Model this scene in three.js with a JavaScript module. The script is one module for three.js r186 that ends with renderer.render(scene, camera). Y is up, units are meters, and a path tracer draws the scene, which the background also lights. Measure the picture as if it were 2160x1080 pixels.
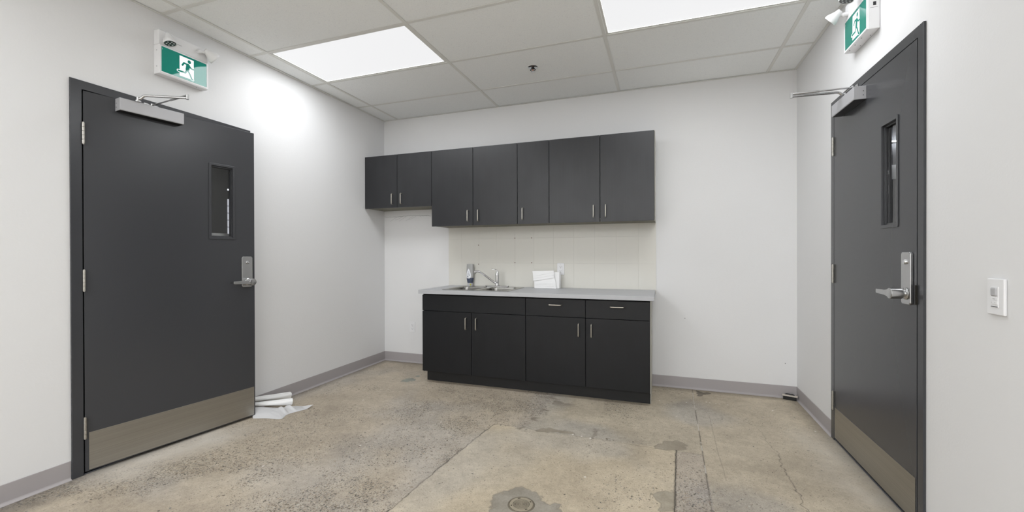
import * as THREE from 'three';
import { RoundedBoxGeometry } from 'three/addons/geometries/RoundedBoxGeometry.js';
import { mergeGeometries, mergeVertices, toCreasedNormals } from 'three/addons/utils/BufferGeometryUtils.js';
import { RectAreaLightUniformsLib } from 'three/addons/lights/RectAreaLightUniformsLib.js';

// ------------------------------------------------------------------ camera, light, exposure
const W = 4.064, H = 2.736, D = 9.3;             // room: back wall z = 0, left wall x = 0
const scene = new THREE.Scene();
const camera = new THREE.PerspectiveCamera(62.22, 2, 0.05, 60);
camera.rotation.order = 'YXZ';
camera.position.set(3.0015, 1.2066, 4.1119);
camera.rotation.set(-0.19541 * Math.PI / 180, 19.4056 * Math.PI / 180, -0.14874 * Math.PI / 180);
const renderer = new THREE.WebGLRenderer({ antialias: true });
renderer.toneMapping = THREE.LinearToneMapping;
renderer.toneMappingExposure = 1.69;
renderer.shadowMap.enabled = true;
scene.background = new THREE.Color(0x000000);
RectAreaLightUniformsLib.init();
const PANEL = [4.3, 3.0, 17, 17];               // radiance of the flat ceiling panels, row by row from the back wall; the unseen rear rows are added fill
const GLOW = 0.51;                                // what the eye sees of their diffusers
const GX = [0.1897, 1.4089, 2.6281, 3.8473], GZ0 = 0.475, GS = 0.6096;   // ceiling grid

// ------------------------------------------------------------------ helpers
const taken = new Map();
const numbered = (n) => { const k = taken.get(n) || 0; taken.set(n, k + 1); return k ? `${n}_${String(k).padStart(3, '0')}` : n; };
function rng(seed) { let a = seed >>> 0; return () => { a = (a + 0x6D2B79F5) >>> 0; let t = a; t = Math.imul(t ^ (t >>> 15), t | 1); t ^= t + Math.imul(t ^ (t >>> 7), t | 61); return ((t ^ (t >>> 14)) >>> 0) / 4294967296; }; }
const hash = (x, y, s = 0) => { let h = Math.imul(x | 0, 374761393) ^ Math.imul(y | 0, 668265263) ^ Math.imul(s + 1, 2147483647 ^ 0x5bd1e995); h = Math.imul(h ^ (h >>> 13), 1274126177); h = Math.imul(h ^ (h >>> 16), 2246822507); return ((h ^ (h >>> 13)) >>> 0) / 4294967296; };
const smooth = (a, b, x) => { const t = Math.min(1, Math.max(0, (x - a) / (b - a))); return t * t * (3 - 2 * t); };
const mix = (a, b, t) => a + (b - a) * t;
function vnoise(x, y, s = 0) { const xi = Math.floor(x), yi = Math.floor(y), fx = x - xi, fy = y - yi, u = fx * fx * (3 - 2 * fx), v = fy * fy * (3 - 2 * fy); return mix(mix(hash(xi, yi, s), hash(xi + 1, yi, s), u), mix(hash(xi, yi + 1, s), hash(xi + 1, yi + 1, s), u), v); }
const fbm = (x, y, s = 0, n = 4) => { let a = 0, w = 0.5, t = 0; for (let i = 0; i < n; i++) { a += w * vnoise(x, y, s + i); t += w; x *= 2.03; y *= 2.03; w *= 0.5; } return a / t; };
const lin = (c) => { c /= 255; return c <= 0.04045 ? c / 12.92 : Math.pow((c + 0.055) / 1.055, 2.4); };
const rgb = (r, g, b) => new THREE.Color().setRGB(lin(r), lin(g), lin(b));
function cubeUV(g) {
  g = g.index ? g.toNonIndexed() : g;
  const p = g.attributes.position, uv = new Float32Array(p.count * 2), a = new THREE.Vector3(), b = new THREE.Vector3(), c = new THREE.Vector3();
  for (let i = 0; i < p.count; i += 3) {
    a.fromBufferAttribute(p, i); b.fromBufferAttribute(p, i + 1); c.fromBufferAttribute(p, i + 2);
    const n = b.clone().sub(a).cross(c.clone().sub(a)), ax = Math.abs(n.x), ay = Math.abs(n.y), az = Math.abs(n.z);
    [a, b, c].forEach((q, k) => { const t = ax >= ay && ax >= az ? [q.z, q.y] : ay >= az ? [q.x, q.z] : [q.x, q.y]; uv[(i + k) * 2] = t[0]; uv[(i + k) * 2 + 1] = t[1]; });
  }
  g.setAttribute('uv', new THREE.BufferAttribute(uv, 2));
  return g;
}
const merge = (list) => mergeGeometries(list.map((g) => { g = g.index ? g.toNonIndexed() : g; for (const k of Object.keys(g.attributes)) if (!['position', 'normal', 'uv'].includes(k)) g.deleteAttribute(k); return g; }));
// a box given by its limits, edges rounded by r
function bx(x0, x1, y0, y1, z0, z1, r = 0.0015, seg = 1) {
  const w = x1 - x0, h = y1 - y0, d = z1 - z0;
  const g = r > 0 ? new RoundedBoxGeometry(w, h, d, seg, Math.min(r, w / 2.01, h / 2.01, d / 2.01)) : new THREE.BoxGeometry(w, h, d);
  g.translate((x0 + x1) / 2, (y0 + y1) / 2, (z0 + z1) / 2);
  return cubeUV(g);
}
const cyl = (r0, r1, h, seg = 24) => new THREE.CylinderGeometry(r0, r1, h, seg);
function between(g, a, b) {                       // a geometry along +y, of unit length around 0, set from a to b
  const A = new THREE.Vector3(...a), B = new THREE.Vector3(...b), d = B.clone().sub(A);
  g.applyMatrix4(new THREE.Matrix4().compose(A.clone().add(B).multiplyScalar(0.5), new THREE.Quaternion().setFromUnitVectors(new THREE.Vector3(0, 1, 0), d.clone().normalize()), new THREE.Vector3(1, d.length(), 1)));
  return g;
}
const rod = (a, b, r0, r1 = r0, seg = 16) => between(cyl(r1, r0, 1, seg), a, b);
const tube = (pts, r, n = 40, k = 12, curved = true) => new THREE.TubeGeometry(curved ? new THREE.CatmullRomCurve3(pts.map((q) => new THREE.Vector3(...q)), false, 'centripetal') : pts, n, r, k);
const lathe = (pts, seg = 32) => new THREE.LatheGeometry(pts.map((q) => new THREE.Vector2(...q)), seg);
function rrShape(x0, x1, y0, y1, r) {
  const s = new THREE.Shape();
  s.moveTo(x0 + r, y0); s.lineTo(x1 - r, y0); s.absarc(x1 - r, y0 + r, r, -Math.PI / 2, 0); s.lineTo(x1, y1 - r); s.absarc(x1 - r, y1 - r, r, 0, Math.PI / 2);
  s.lineTo(x0 + r, y1); s.absarc(x0 + r, y1 - r, r, Math.PI / 2, Math.PI); s.lineTo(x0, y0 + r); s.absarc(x0 + r, y0 + r, r, Math.PI, Math.PI * 1.5);
  return s;
}
const rect = (x0, x1, y0, y1, P = THREE.Shape) => { const s = new P(); s.moveTo(x0, y0); s.lineTo(x1, y0); s.lineTo(x1, y1); s.lineTo(x0, y1); s.closePath(); return s; };
const extrude = (s, depth, bevel = 0, seg = 12) => new THREE.ExtrudeGeometry(s, { depth: depth - 2 * bevel, bevelEnabled: bevel > 0, bevelThickness: bevel, bevelSize: bevel, bevelOffset: -bevel, bevelSegments: 2, curveSegments: seg }).translate(0, 0, bevel);
function loft(rings) {                            // rings: arrays of [x,y,z], same length, closed round; ends capped by the caller's own degenerate rings
  const n = rings[0].length, pos = [], idx = [];
  rings.forEach((r) => r.forEach((q) => pos.push(...q)));
  for (let i = 0; i + 1 < rings.length; i++) for (let j = 0; j < n; j++) { const a = i * n + j, b = i * n + (j + 1) % n; idx.push(a, b, a + n, b, b + n, a + n); }
  const g = new THREE.BufferGeometry(); g.setAttribute('position', new THREE.Float32BufferAttribute(pos, 3)); g.setIndex(idx); g.computeVertexNormals();
  g.setAttribute('uv', new THREE.Float32BufferAttribute(new Float32Array(pos.length / 3 * 2), 2));
  return g;
}
function mesh(name, g, m, parent = null, label) {
  const o = new THREE.Mesh(g, m);
  o.castShadow = o.receiveShadow = true;
  if (parent) { o.name = name; const same = parent.children.filter((c) => c.userData.stem === name).length; o.userData.stem = name; if (same) o.name = `${name}_${String(same).padStart(3, '0')}`; parent.add(o); } else { o.name = numbered(name); scene.add(o); }
  if (label) o.userData.label = label;
  return o;
}
function thing(name, label, category, pos = [0, 0, 0], ry = 0, group) {
  const o = new THREE.Group(); o.name = numbered(name); o.position.set(...pos); o.rotation.y = ry;
  Object.assign(o.userData, { label, category }); if (group) o.userData.group = group;
  scene.add(o); return o;
}
const tag = (o, label, category, group) => { Object.assign(o.userData, { label, category }); if (group) o.userData.group = group; return o; };
function structure(name, pos = [0, 0, 0], ry = 0) { const o = new THREE.Group(); o.name = name; o.position.set(...pos); o.rotation.y = ry; o.userData.kind = 'structure'; scene.add(o); return o; }
const smesh = (name, g, m) => { const o = mesh(name, g, m); o.userData.kind = 'structure'; return o; };

// ------------------------------------------------------------------ computed textures
function dataTex(n, m, f, srgb, size) {
  const d = new Uint8Array(n * m * 4);
  for (let j = 0, k = 0; j < m; j++) for (let i = 0; i < n; i++, k += 4) { const c = f(i, j); for (let q = 0; q < 3; q++) d[k + q] = Math.max(0, Math.min(255, c[q])); d[k + 3] = 255; }
  const t = new THREE.DataTexture(d, n, m); t.wrapS = t.wrapT = THREE.RepeatWrapping; t.magFilter = THREE.LinearFilter; t.minFilter = THREE.LinearMipmapLinearFilter; t.generateMipmaps = true;
  if (srgb) t.colorSpace = THREE.SRGBColorSpace;
  if (size) t.repeat.set(1 / size[0], 1 / size[1]);
  t.needsUpdate = true; return t;
}
function canvasTex(w, h, draw, size) {
  const c = document.createElement('canvas'); c.width = w; c.height = h; draw(c.getContext('2d'), w, h);
  const t = new THREE.CanvasTexture(c); t.colorSpace = THREE.SRGBColorSpace; t.wrapS = t.wrapT = THREE.RepeatWrapping;
  if (size) t.repeat.set(1 / size[0], 1 / size[1]);
  return t;
}
const periodic = (x, y, n, s) => { const xi = Math.floor(x), yi = Math.floor(y), fx = x - xi, fy = y - yi, u = fx * fx * (3 - 2 * fx), v = fy * fy * (3 - 2 * fy), w = (q) => ((q % n) + n) % n; return mix(mix(hash(w(xi), w(yi), s), hash(w(xi + 1), w(yi), s), u), mix(hash(w(xi), w(yi + 1), s), hash(w(xi + 1), w(yi + 1), s), u), v); };
const rollerBump = dataTex(256, 256, (i, j) => { const v = 255 * (0.55 * periodic(i / 4, j / 4, 64, 3) + 0.45 * periodic(i / 8, j / 8, 32, 5)); return [v, v, v]; }, false, [0.32, 0.32]);
const tileBump = dataTex(512, 512, (i, j) => { let v = 0.5 * periodic(i / 2, j / 2, 256, 7) + 0.3 * periodic(i / 5.12, j / 5.12, 100, 9) + 0.2 * hash(i, j, 4); if (periodic(i / 4, j / 4, 128, 15) > 0.86) v -= 0.45; v = 255 * Math.max(0, v); return [v, v, v]; }, false, [0.6, 0.6]);
const tileTint = dataTex(512, 512, (i, j) => { let v = 250 + 6 * (periodic(i / 2, j / 2, 256, 7) - 0.5) + 8 * (hash(i, j, 4) - 0.5); if (periodic(i / 4, j / 4, 128, 15) > 0.87) v -= 10; return [v - 1, v + 1, v + 4]; }, true, [0.6, 0.6]);
const grainTint = dataTex(512, 512, (i, j) => { const g = periodic(i / 1.6, j / 64, 320, 21) * 0.6 + periodic(i / 4, j / 128, 128, 23) * 0.4, m = periodic(i / 64, j / 64, 8, 29); const v = 200 + 26 * (g - 0.5) + 16 * (m - 0.5); return [v, v, v + 1]; }, true, [0.5, 1.0]);
const grainRough = dataTex(256, 256, (i, j) => { const v = 155 + 18 * (periodic(i / 32, j / 32, 8, 31) - 0.5) + 16 * (hash(i, j, 33) - 0.5); return [v, v, v]; }, false, [0.8, 0.8]);
const brushed = dataTex(64, 256, (i, j) => { const v = 226 + 16 * (periodic(j / 2, 0, 128, 43) - 0.5) + 3 * (periodic(i / 16, j / 16, 4, 45) - 0.5); return [v, v, v]; }, true, [1.0, 0.12]);

// concrete floor, 2 mm a texel over x 0..4.096, z 0..4.096
const P2 = (s) => s.trim().split(/\s+/).map((q) => q.split(',').map(Number));
const inPoly = (pts, x, z) => { let c = false; for (let i = 0, j = pts.length - 1; i < pts.length; j = i++) { const [a, b] = pts[i], [e, f] = pts[j]; if (b > z !== f > z && x < (e - a) * (z - b) / (f - b) + a) c = !c; } return c; };
const segDist = (pts, x, z) => { let d = 9; for (let i = 0; i + 1 < pts.length; i++) { const [a, b] = pts[i], [e, f] = pts[i + 1], t = Math.max(0, Math.min(1, ((x - a) * (e - a) + (z - b) * (f - b)) / ((e - a) ** 2 + (f - b) ** 2))); d = Math.min(d, Math.hypot(x - a - t * (e - a), z - b - t * (f - b))); } return d; };
const polyDist = (pts, x, z) => { const d = segDist([...pts, pts[0]], x, z); return inPoly(pts, x, z) ? d : -d; };
const sawCut = P2('1.775,2.9 1.784,2.434 1.791,2.391 1.802,2.171 1.832,1.758 1.848,1.572 1.878,1.307');
const slabTop = P2('1.878,1.307 2.126,1.289 2.192,1.325 2.549,1.314 2.951,1.334 3.231,1.33');
const slabRight = P2('3.086,1.318 3.058,1.992 3.03,2.7');
const jointA = P2('3.26,0.02 3.249,0.372 3.241,0.955 3.235,1.344 3.227,1.773 3.223,1.934 3.2,3');
const jointB = P2('3.337,0.628 3.324,1.256 3.327,1.612');
const crackC = P2('3.601,0.595 3.592,0.721 3.636,0.856 3.641,1.045 3.667,1.157 3.648,1.274 3.644,1.449 3.646,1.559 3.649,1.665 3.64,1.73 3.644,1.788 3.66,2.1');
const patches = [
  [P2('2.957,1.332 3.014,1.205 3.106,1.174 3.154,1.229 3.123,1.301 3.054,1.325'), 146, 137, 121, 0.012],
  [P2('3.288,0.027 3.299,0.196 3.318,0.19 3.344,0.142 3.391,0.113 3.401,0.083 3.369,0.068 3.33,0.081'), 104, 97, 86, 0.006],
  [P2('2.961,1.885 2.993,1.834 3.056,1.816 3.056,1.992 2.989,2.016 2.993,1.934'), 148, 140, 124, 0.012],
  [P2('2.209,2.188 2.203,2.145 2.229,2.097 2.264,2.087 2.287,2.044 2.315,2.026 2.35,2.031 2.388,2.042 2.43,2.067 2.449,2.104 2.483,2.142 2.508,2.111 2.544,2.117 2.538,2.149 2.574,2.179 2.484,2.266 2.322,2.322 2.241,2.295 2.233,2.247'), 141, 136, 126, 0.012],
  [P2('2.192,1.325 2.215,1.27 2.262,1.245 2.337,1.251 2.44,1.273 2.46,1.30 2.30,1.312'), 146, 137, 121, 0.014],
  [P2('0.66,0.66 0.66,0.56 0.70,0.53 0.75,0.54 0.76,0.60 0.72,0.66'), 136, 142, 134, 0.02],
  [P2('0.69,0.46 0.70,0.43 0.73,0.44 0.72,0.47'), 138, 144, 136, 0.015],
];
const flecks = P2('3.192,.392 3.345,.327 3.414,.338 3.5,.343 2.986,.415 3.106,.732 .177,.226 2.609,1.816 2.023,.609 3.808,.368 3.986,.714 3.37,.33 3.44,.345 2.44,1.30 2.5,1.31 2.56,1.32 .85,2.3 1.2,1.9 1.5,1.4 .66,1.2');
const FN = 2048, FS = 4.096, FPX = FS / FN;
const field = (f, n = 512) => { const d = new Float32Array((n + 1) * (n + 1)); for (let j = 0; j <= n; j++) for (let i = 0; i <= n; i++) d[j * (n + 1) + i] = f(i / n * FS, j / n * FS); return (x, z) => { const u = Math.max(0, Math.min(n - 0.001, x / FS * n)), v = Math.max(0, Math.min(n - 0.001, z / FS * n)), i = u | 0, j = v | 0, p = j * (n + 1) + i; return mix(mix(d[p], d[p + 1], u - i), mix(d[p + n + 1], d[p + n + 2], u - i), v - j); }; };
const F1 = field((x, z) => fbm(x * 2.1, z * 2.1, 61, 4), 256), F2 = field((x, z) => fbm(x * 7, z * 7, 67, 4)), FC = field((x, z) => fbm(x * 1.5 + 9, z * 1.5, 79, 3), 256);
const WX = field((x, z) => 0.035 * (fbm(x * 9, z * 9, 51, 3) - 0.5)), WZ = field((x, z) => 0.035 * (fbm(x * 9 + 40, z * 9, 53, 3) - 0.5));
const cutAt = (z) => z > 1.307 ? 1.784 + (2.434 - z) * 0.0834 : 9;
const F3 = field((x, z) => fbm(x * 4.3 + 31, z * 4.3 + 7, 87, 4));
const trenchL = (z) => 2.14 + 0.05 * (vnoise(z * 9, 4, 12) - 0.5) + 0.035 * (vnoise(z * 31, 8, 13) - 0.5) - 0.02 * smooth(1.1, 1.3, z);
function zone(x, z) {                            // how much stone the grinding laid bare; the cement's colour
  const m1 = F1(x, z), m2 = F2(x, z), m4 = F3(x, z), cutX = cutAt(z), clump = smooth(0.46, 0.66, m4);
  if (z > 1.312 && x > cutX && x < 3.086 - (z - 1.318) * 0.042) return [0.06 + 0.34 * smooth(0.42, 0.66, m1) * smooth(2.3, 2.7, x) * (0.4 + clump), 176, 163, 139];
  if (z <= 1.312 && x > trenchL(z) && x < 2.565 + WX(x, z)) return [0.04, 168, 157, 136];
  if (z > 1.33 && x > 2.5 && x < 3.235) return [0.22 + 0.62 * smooth(1.4, 1.9, z), 164, 153, 136];
  if (x > 3.235) return [0.05 + 0.14 * smooth(0.45, 0.65, m1) * clump + 0.3 * smooth(1.45, 2.1, z) * smooth(3.75, 3.3, x), 170, 158, 136];
  if (x >= 2.5) return [0.10 + 0.14 * clump + 0.80 * smooth(3.0, 2.6, x) * smooth(0.45, 0.6, z) * (0.25 + m2) * smooth(0.36, 0.56, m4), 166, 155, 134];
  return [0.10 + 0.42 * clump + 0.62 * smooth(0.42, 0.04, Math.abs(x - cutX)) * smooth(1.25, 1.8, z) * (0.3 + clump) + 0.85 * smooth(0.9, 1.5, x) * smooth(0.4, 0.8, z) * smooth(1.7, 1.2, z) * (0.45 + 0.7 * clump) + 0.55 * smooth(2.0, 2.5, z) * smooth(0.4, 0.55, m4), 168, 156, 136];
}
const FR = new Float32Array(FN * FN * 4);         // r, g, b, height
for (let j = 0; j < FN; j++) for (let i = 0; i < FN; i++) {
  const x = (i + 0.5) * FPX, z = (j + 0.5) * FPX, q = zone(x, z), m3 = 0.4 * vnoise(x * 40, z * 40, 71) + 0.3 * vnoise(x * 110, z * 110, 72) + 0.3 * vnoise(x * 260, z * 260, 74), spk = hash(i, j, 73) - 0.5;
  const t = (F1(x, z) - 0.5) * 34 + (F2(x, z) - 0.5) * 26 + (m3 - 0.5) * 30 + spk * 20, cool = smooth(0.5, 0.72, FC(x, z)), k = (j * FN + i) * 4;
  FR[k] = q[1] + 9 + t * 1.02 - 7 * cool; FR[k + 1] = q[2] + 9 + t - 3 * cool; FR[k + 2] = q[3] + 11 + t * 0.92 + 4 * cool; FR[k + 3] = 150 + (m3 - 0.5) * 40 + spk * 22;
}
function paintFloor(x0, x1, z0, z1, f) {          // f(x, z, k): blends into FR
  const i0 = Math.max(0, Math.floor(x0 / FPX)), i1 = Math.min(FN - 1, Math.ceil(x1 / FPX)), j0 = Math.max(0, Math.floor(z0 / FPX)), j1 = Math.min(FN - 1, Math.ceil(z1 / FPX));
  for (let j = j0; j <= j1; j++) for (let i = i0; i <= i1; i++) f((i + 0.5) * FPX, (j + 0.5) * FPX, (j * FN + i) * 4);
}
const blend = (k, r, g, b, w) => { FR[k] = mix(FR[k], r, w); FR[k + 1] = mix(FR[k + 1], g, w); FR[k + 2] = mix(FR[k + 2], b, w); };
for (let layer = 0; layer < 3; layer++) {
  const cs = [0.0150, 0.0080, 0.0045][layer], n = Math.ceil(FS / cs);
  for (let gz = 0; gz < n; gz++) for (let gx = 0; gx < n; gx++) {
    const px = (gx + 0.2 + 0.6 * hash(gx, gz, 110 + layer)) * cs, pz = (gz + 0.2 + 0.6 * hash(gx, gz, 120 + layer)) * cs;
    const den = zone(px, pz)[0]; if (hash(gx, gz, 100 + layer) > [den * den * 0.85, den * 0.55, 0.05 + den * 0.5][layer]) continue;
    const an = hash(gx, gz, 130 + layer) * 3.14, st = 1 + 0.9 * hash(gx, gz, 140 + layer), ca = Math.cos(an), sa = Math.sin(an), rad = cs * (0.12 + 0.21 * hash(gx, gz, 150 + layer)), R = rad * 1.3 * st;
    const tone = hash(gx, gz, 160 + layer), o = (hash(gx, gz, 170 + layer) - 0.5) * 16;
    let q = tone < 0.3 ? [66, 61, 54] : tone < 0.72 ? [118, 111, 101] : tone < 0.9 ? [146, 135, 119] : [190, 181, 164];
    if (layer === 2 && tone < 0.72) q = [104, 95, 81];
    paintFloor(px - R, px + R, pz - R, pz + R, (x, z, k) => {
      const dx = x - px, dz = z - pz, w = smooth(rad * 1.15, rad * 0.8, Math.hypot((dx * ca + dz * sa) / st, dz * ca - dx * sa) * (0.85 + 0.3 * vnoise(x * 900, z * 900, 8)));
      if (w > 0) { blend(k, q[0] + o, q[1], q[2] - o, w * [0.72, 0.78, 0.7][layer]); FR[k + 3] -= w * (tone < 0.3 ? 60 : 18); }
    });
  }
}
const bounds = (pts, m) => [Math.min(...pts.map((q) => q[0])) - m, Math.max(...pts.map((q) => q[0])) + m, Math.min(...pts.map((q) => q[1])) - m, Math.max(...pts.map((q) => q[1])) + m];
for (const [pts, pr, pg, pb, soft] of patches) paintFloor(...bounds(pts, soft + 0.03), (x, z, k) => {
  const d = polyDist(pts, x + 0.7 * WX(x, z) + 0.022 * (vnoise(x * 45, z * 45, 14) - 0.5), z + WZ(x, z) + 0.022 * (vnoise(x * 45, z * 45, 15) - 0.5)); if (d < -soft) return;
  const w = smooth(-soft * 0.5, soft * 0.5, d + (F2(x, z) - 0.5) * soft) * 0.82, t = ((F2(x, z) - 0.5) * 26 + (hash(x * 9999, z * 9999, 2) - 0.5) * 12) * 0.8;
  const tt = t + (fbm(x * 14, z * 14, 97, 3) - 0.5) * 34 + (vnoise(x * 150, z * 150, 98) - 0.5) * 12; blend(k, pr + tt, pg + tt, pb + tt, w); FR[k + 3] = mix(FR[k + 3], 165, w * 0.7);
  const e = 1 - smooth(0.006, 0.001, Math.abs(d)) * 0.10; FR[k] *= e; FR[k + 1] *= e; FR[k + 2] *= e;
});
function line(pts, wd, darkness, jit = 0.006, fade = null) {
  for (let s = 0; s + 1 < pts.length; s++) paintFloor(...bounds([pts[s], pts[s + 1]], wd * 3 + jit), (x, z, k) => {
    const jx = x + jit * (fbm(x * 30, z * 30, 83, 3) - 0.5), jz = z + jit * (fbm(x * 30, z * 30 + 9, 85, 3) - 0.5), [a, b] = pts[s], [e, f] = pts[s + 1], u = ((jx - a) * (e - a) + (jz - b) * (f - b)) / ((e - a) ** 2 + (f - b) ** 2);
    if (u < -0.004 || u >= 1) return;
    const d = Math.hypot(jx - a - u * (e - a), jz - b - u * (f - b)); if (d > wd * 3) return;
    const dk = darkness * (fade ? fade(x, z) : 1), w = smooth(wd, wd * 0.3, d) * dk;
    blend(k, 58, 53, 46, Math.max(w, smooth(wd * 3, wd, d) * dk * 0.22)); FR[k + 3] -= 110 * w;
  });
}
// damp dark blotches where the filled trench meets the old slab
paintFloor(2.0, 2.75, 0.5, 1.36, (x, z, k) => {
  const l = Math.abs(x - trenchL(z) + 0.012), r = Math.abs(x - 2.58 - WX(x, z)), n = fbm(x * 16, z * 16, 95, 3), f = smooth(0.55, 0.68, z);
  const w = smooth(0.05, 0.004, l) * smooth(0.44, 0.56, n) * 0.75 + smooth(0.03, 0.004, r) * smooth(0.55, 0.66, n) * 0.45 + smooth(0.13, 0.02, Math.hypot((x - 2.24) * 0.8, z - 0.72)) * smooth(0.38, 0.55, n) * 0.6;
  blend(k, 118, 110, 98, Math.min(0.8, w) * f);
});
line(sawCut, 0.0028, 0.78, 0.016, (x, z) => 0.55 + 0.6 * vnoise(z * 14, 2, 6));
line(slabTop, 0.0026, 0.42, 0.02, (x) => 0.15 + 0.85 * vnoise(x * 12, 3, 5));
line(slabRight, 0.0036, 0.95, 0.006);
line(jointA, 0.0028, 0.66, 0.003, (x, z) => 0.3 + 0.8 * vnoise(z * 7, 5, 16)); line(jointB, 0.002, 0.24, 0.006);
line(crackC, 0.0024, 0.5, 0.03, (x, z) => 0.25 + 0.75 * smooth(0.8, 1.4, z));
paintFloor(3.15, 3.3, 0, 3, (x, z, k) => { const d = segDist(jointA, x, z), q = fbm(z * 8, 1, 91, 3); if (d < 0.005 && q > 0.5) blend(k, 205, 200, 190, smooth(0.0045, 0.0015, d) * 0.75 * smooth(0.5, 0.58, q)); });
for (const [fx, fz] of flecks) paintFloor(fx - 0.02, fx + 0.02, fz - 0.02, fz + 0.02, (x, z, k) => { const d = Math.hypot(x - fx, (z - fz) * (0.6 + hash(fx * 99, fz * 99) * 0.9)) * (0.7 + 0.6 * vnoise(x * 300, z * 300, 11)); blend(k, 226, 222, 214, smooth(0.008, 0.004, d) * 0.9); });
// plaster dust brushed along the two door thresholds, and a darker tone along the room's edges
paintFloor(0, FS, 0, FS, (x, z, k) => {
  if (x > 0.7 && x < 3.6 && z > 0.2) return;
  const m2 = F2(x, z), dust = Math.min(0.8, smooth(0.30, 0.06, Math.abs(x - 0.10 - 0.12 * (2.7 - z))) * smooth(1.75, 2.1, z) * smooth(2.85, 2.6, z) * (0.35 + 0.9 * m2) * 0.75 + smooth(3.72, 4.0, x + 0.12 * (m2 - 0.5)) * smooth(0.55, 0.95, z) * smooth(2.1, 1.5, z) * (0.3 + 0.8 * m2) * 0.65);
  blend(k, 205, 199, 190, dust);
  const edgeDark = smooth(0.13, 0.0, Math.min(x, Math.min(z, W - x))) * 0.22 * (0.4 + m2) + smooth(0.1, 0.0, Math.abs(x - 0.12 - 0.15 * (2.95 - z))) * smooth(2.75, 2.95, z) * 0.35 * m2; blend(k, 0, 0, 0, edgeDark);
});
const byte = (q) => Math.max(0, Math.min(255, q));
const floorMap = dataTex(FN, FN, (i, j) => { const k = (j * FN + i) * 4; return [byte(FR[k]), byte(FR[k + 1]), byte(FR[k + 2])]; }, true, [FS, FS]);
const floorBumpMap = dataTex(FN, FN, (i, j) => { const v = byte(FR[(j * FN + i) * 4 + 3]); return [v, v, v]; }, false, [FS, FS]);

// ------------------------------------------------------------------ materials
const std = (o) => new THREE.MeshStandardMaterial(o), phy = (o) => new THREE.MeshPhysicalMaterial(o);
const wallPaint = std({ color: rgb(226, 226, 226), roughness: 0.72, bumpMap: rollerBump, bumpScale: 0.00025 });
const vinyl = std({ color: rgb(166, 161, 161), roughness: 0.5 });
const tileMat = std({ color: rgb(252, 252, 249), map: tileTint, roughness: 0.95, bumpMap: tileBump, bumpScale: 0.0009 });
const teeMat = std({ color: rgb(226, 226, 222), roughness: 0.5 });
const floorMat = std({ map: floorMap, roughness: 0.62, bumpMap: floorBumpMap, bumpScale: 0.0016 });
const doorPaint = phy({ color: rgb(62, 63, 66), roughness: 0.25, specularIntensity: 0.8, clearcoat: 0.05, clearcoatRoughness: 0.2 });
const steel = std({ color: rgb(186, 186, 186), metalness: 1, roughness: 0.27 });
const kickSteel = std({ color: rgb(192, 189, 181), map: brushed, metalness: 1, roughness: 0.36 });
const hingeSteel = std({ color: rgb(176, 173, 166), metalness: 0.9, roughness: 0.38 });
const chrome = std({ color: rgb(205, 205, 206), metalness: 1, roughness: 0.14 });
const nickel = std({ color: rgb(212, 206, 194), metalness: 1, roughness: 0.3 });
const silverPaint = std({ color: rgb(186, 186, 189), metalness: 0.3, roughness: 0.45 });
const basin = std({ color: rgb(150, 149, 145), metalness: 1, roughness: 0.24 });
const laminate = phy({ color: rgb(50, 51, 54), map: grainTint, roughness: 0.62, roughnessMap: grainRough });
const laminateShaded = phy({ color: rgb(25, 27, 31), specularIntensity: 0.7, map: grainTint, roughness: 0.78, roughnessMap: grainRough });  // same laminate as the wall cabinets, the shade lower down put into its colour
const carcassDark = std({ color: rgb(13, 13, 14), roughness: 0.7 });  // pale carcass coloured near black: the shade in the gaps between fronts
const toeBlack = std({ color: rgb(18, 18, 19), roughness: 0.6 });
const melamine = std({ color: rgb(186, 184, 174), roughness: 0.5 });
const underside = std({ color: rgb(112, 109, 95), roughness: 0.6 });
const counterLam = std({ color: rgb(179, 180, 183), roughness: 0.42 });
const ceramic = phy({ color: rgb(218, 216, 208), roughness: 0.42 });
const grout = std({ color: rgb(212, 210, 203), roughness: 0.9 });
const plasticWhite = std({ color: rgb(232, 232, 233), roughness: 0.4 });
const dark = std({ color: rgb(32, 32, 34), roughness: 0.6 });
const blackMat = std({ color: rgb(12, 12, 13), roughness: 0.55 });
const paper = std({ color: rgb(244, 244, 243), roughness: 0.85 });
const glass = phy({ color: 0xffffff, transmission: 1, thickness: 0, roughness: 0.02, ior: 1.5 });

// ------------------------------------------------------------------ the room
smesh('floor', bx(-3.4, 7.2, -0.12, 0, -3.4, D + 0.15, 0), floorMat);
const TH = 0.13;
const L0 = 1.741, L1 = 2.700, R0 = 0.831, R1 = 1.783;      // door openings along the two side walls
function sideWall(name, x, z0, z1, top, depth = D + TH) {
  const s = rect(-TH, depth, 0, H + 0.25); s.holes.push(rect(z0, z1, 0, top, THREE.Path));
  s.holes.length = 0;                                            // the opening reaches the floor, so the outline walks round it
  const o = new THREE.Shape(); [[-TH, 0], [z0, 0], [z0, top], [z1, top], [z1, 0], [depth, 0], [depth, H + 0.25], [-TH, H + 0.25]].forEach(([a, b], i) => i ? o.lineTo(a, b) : o.moveTo(a, b));
  return smesh(name, cubeUV(extrude(o, TH).rotateY(-Math.PI / 2).translate(x, 0, 0)), wallPaint);
}
sideWall('wall_left', 0, L0 - 0.02, L1 + 0.02, 2.14);
sideWall('wall_right', W + TH, R0 - 0.02, R1 + 0.02, 2.166);
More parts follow.
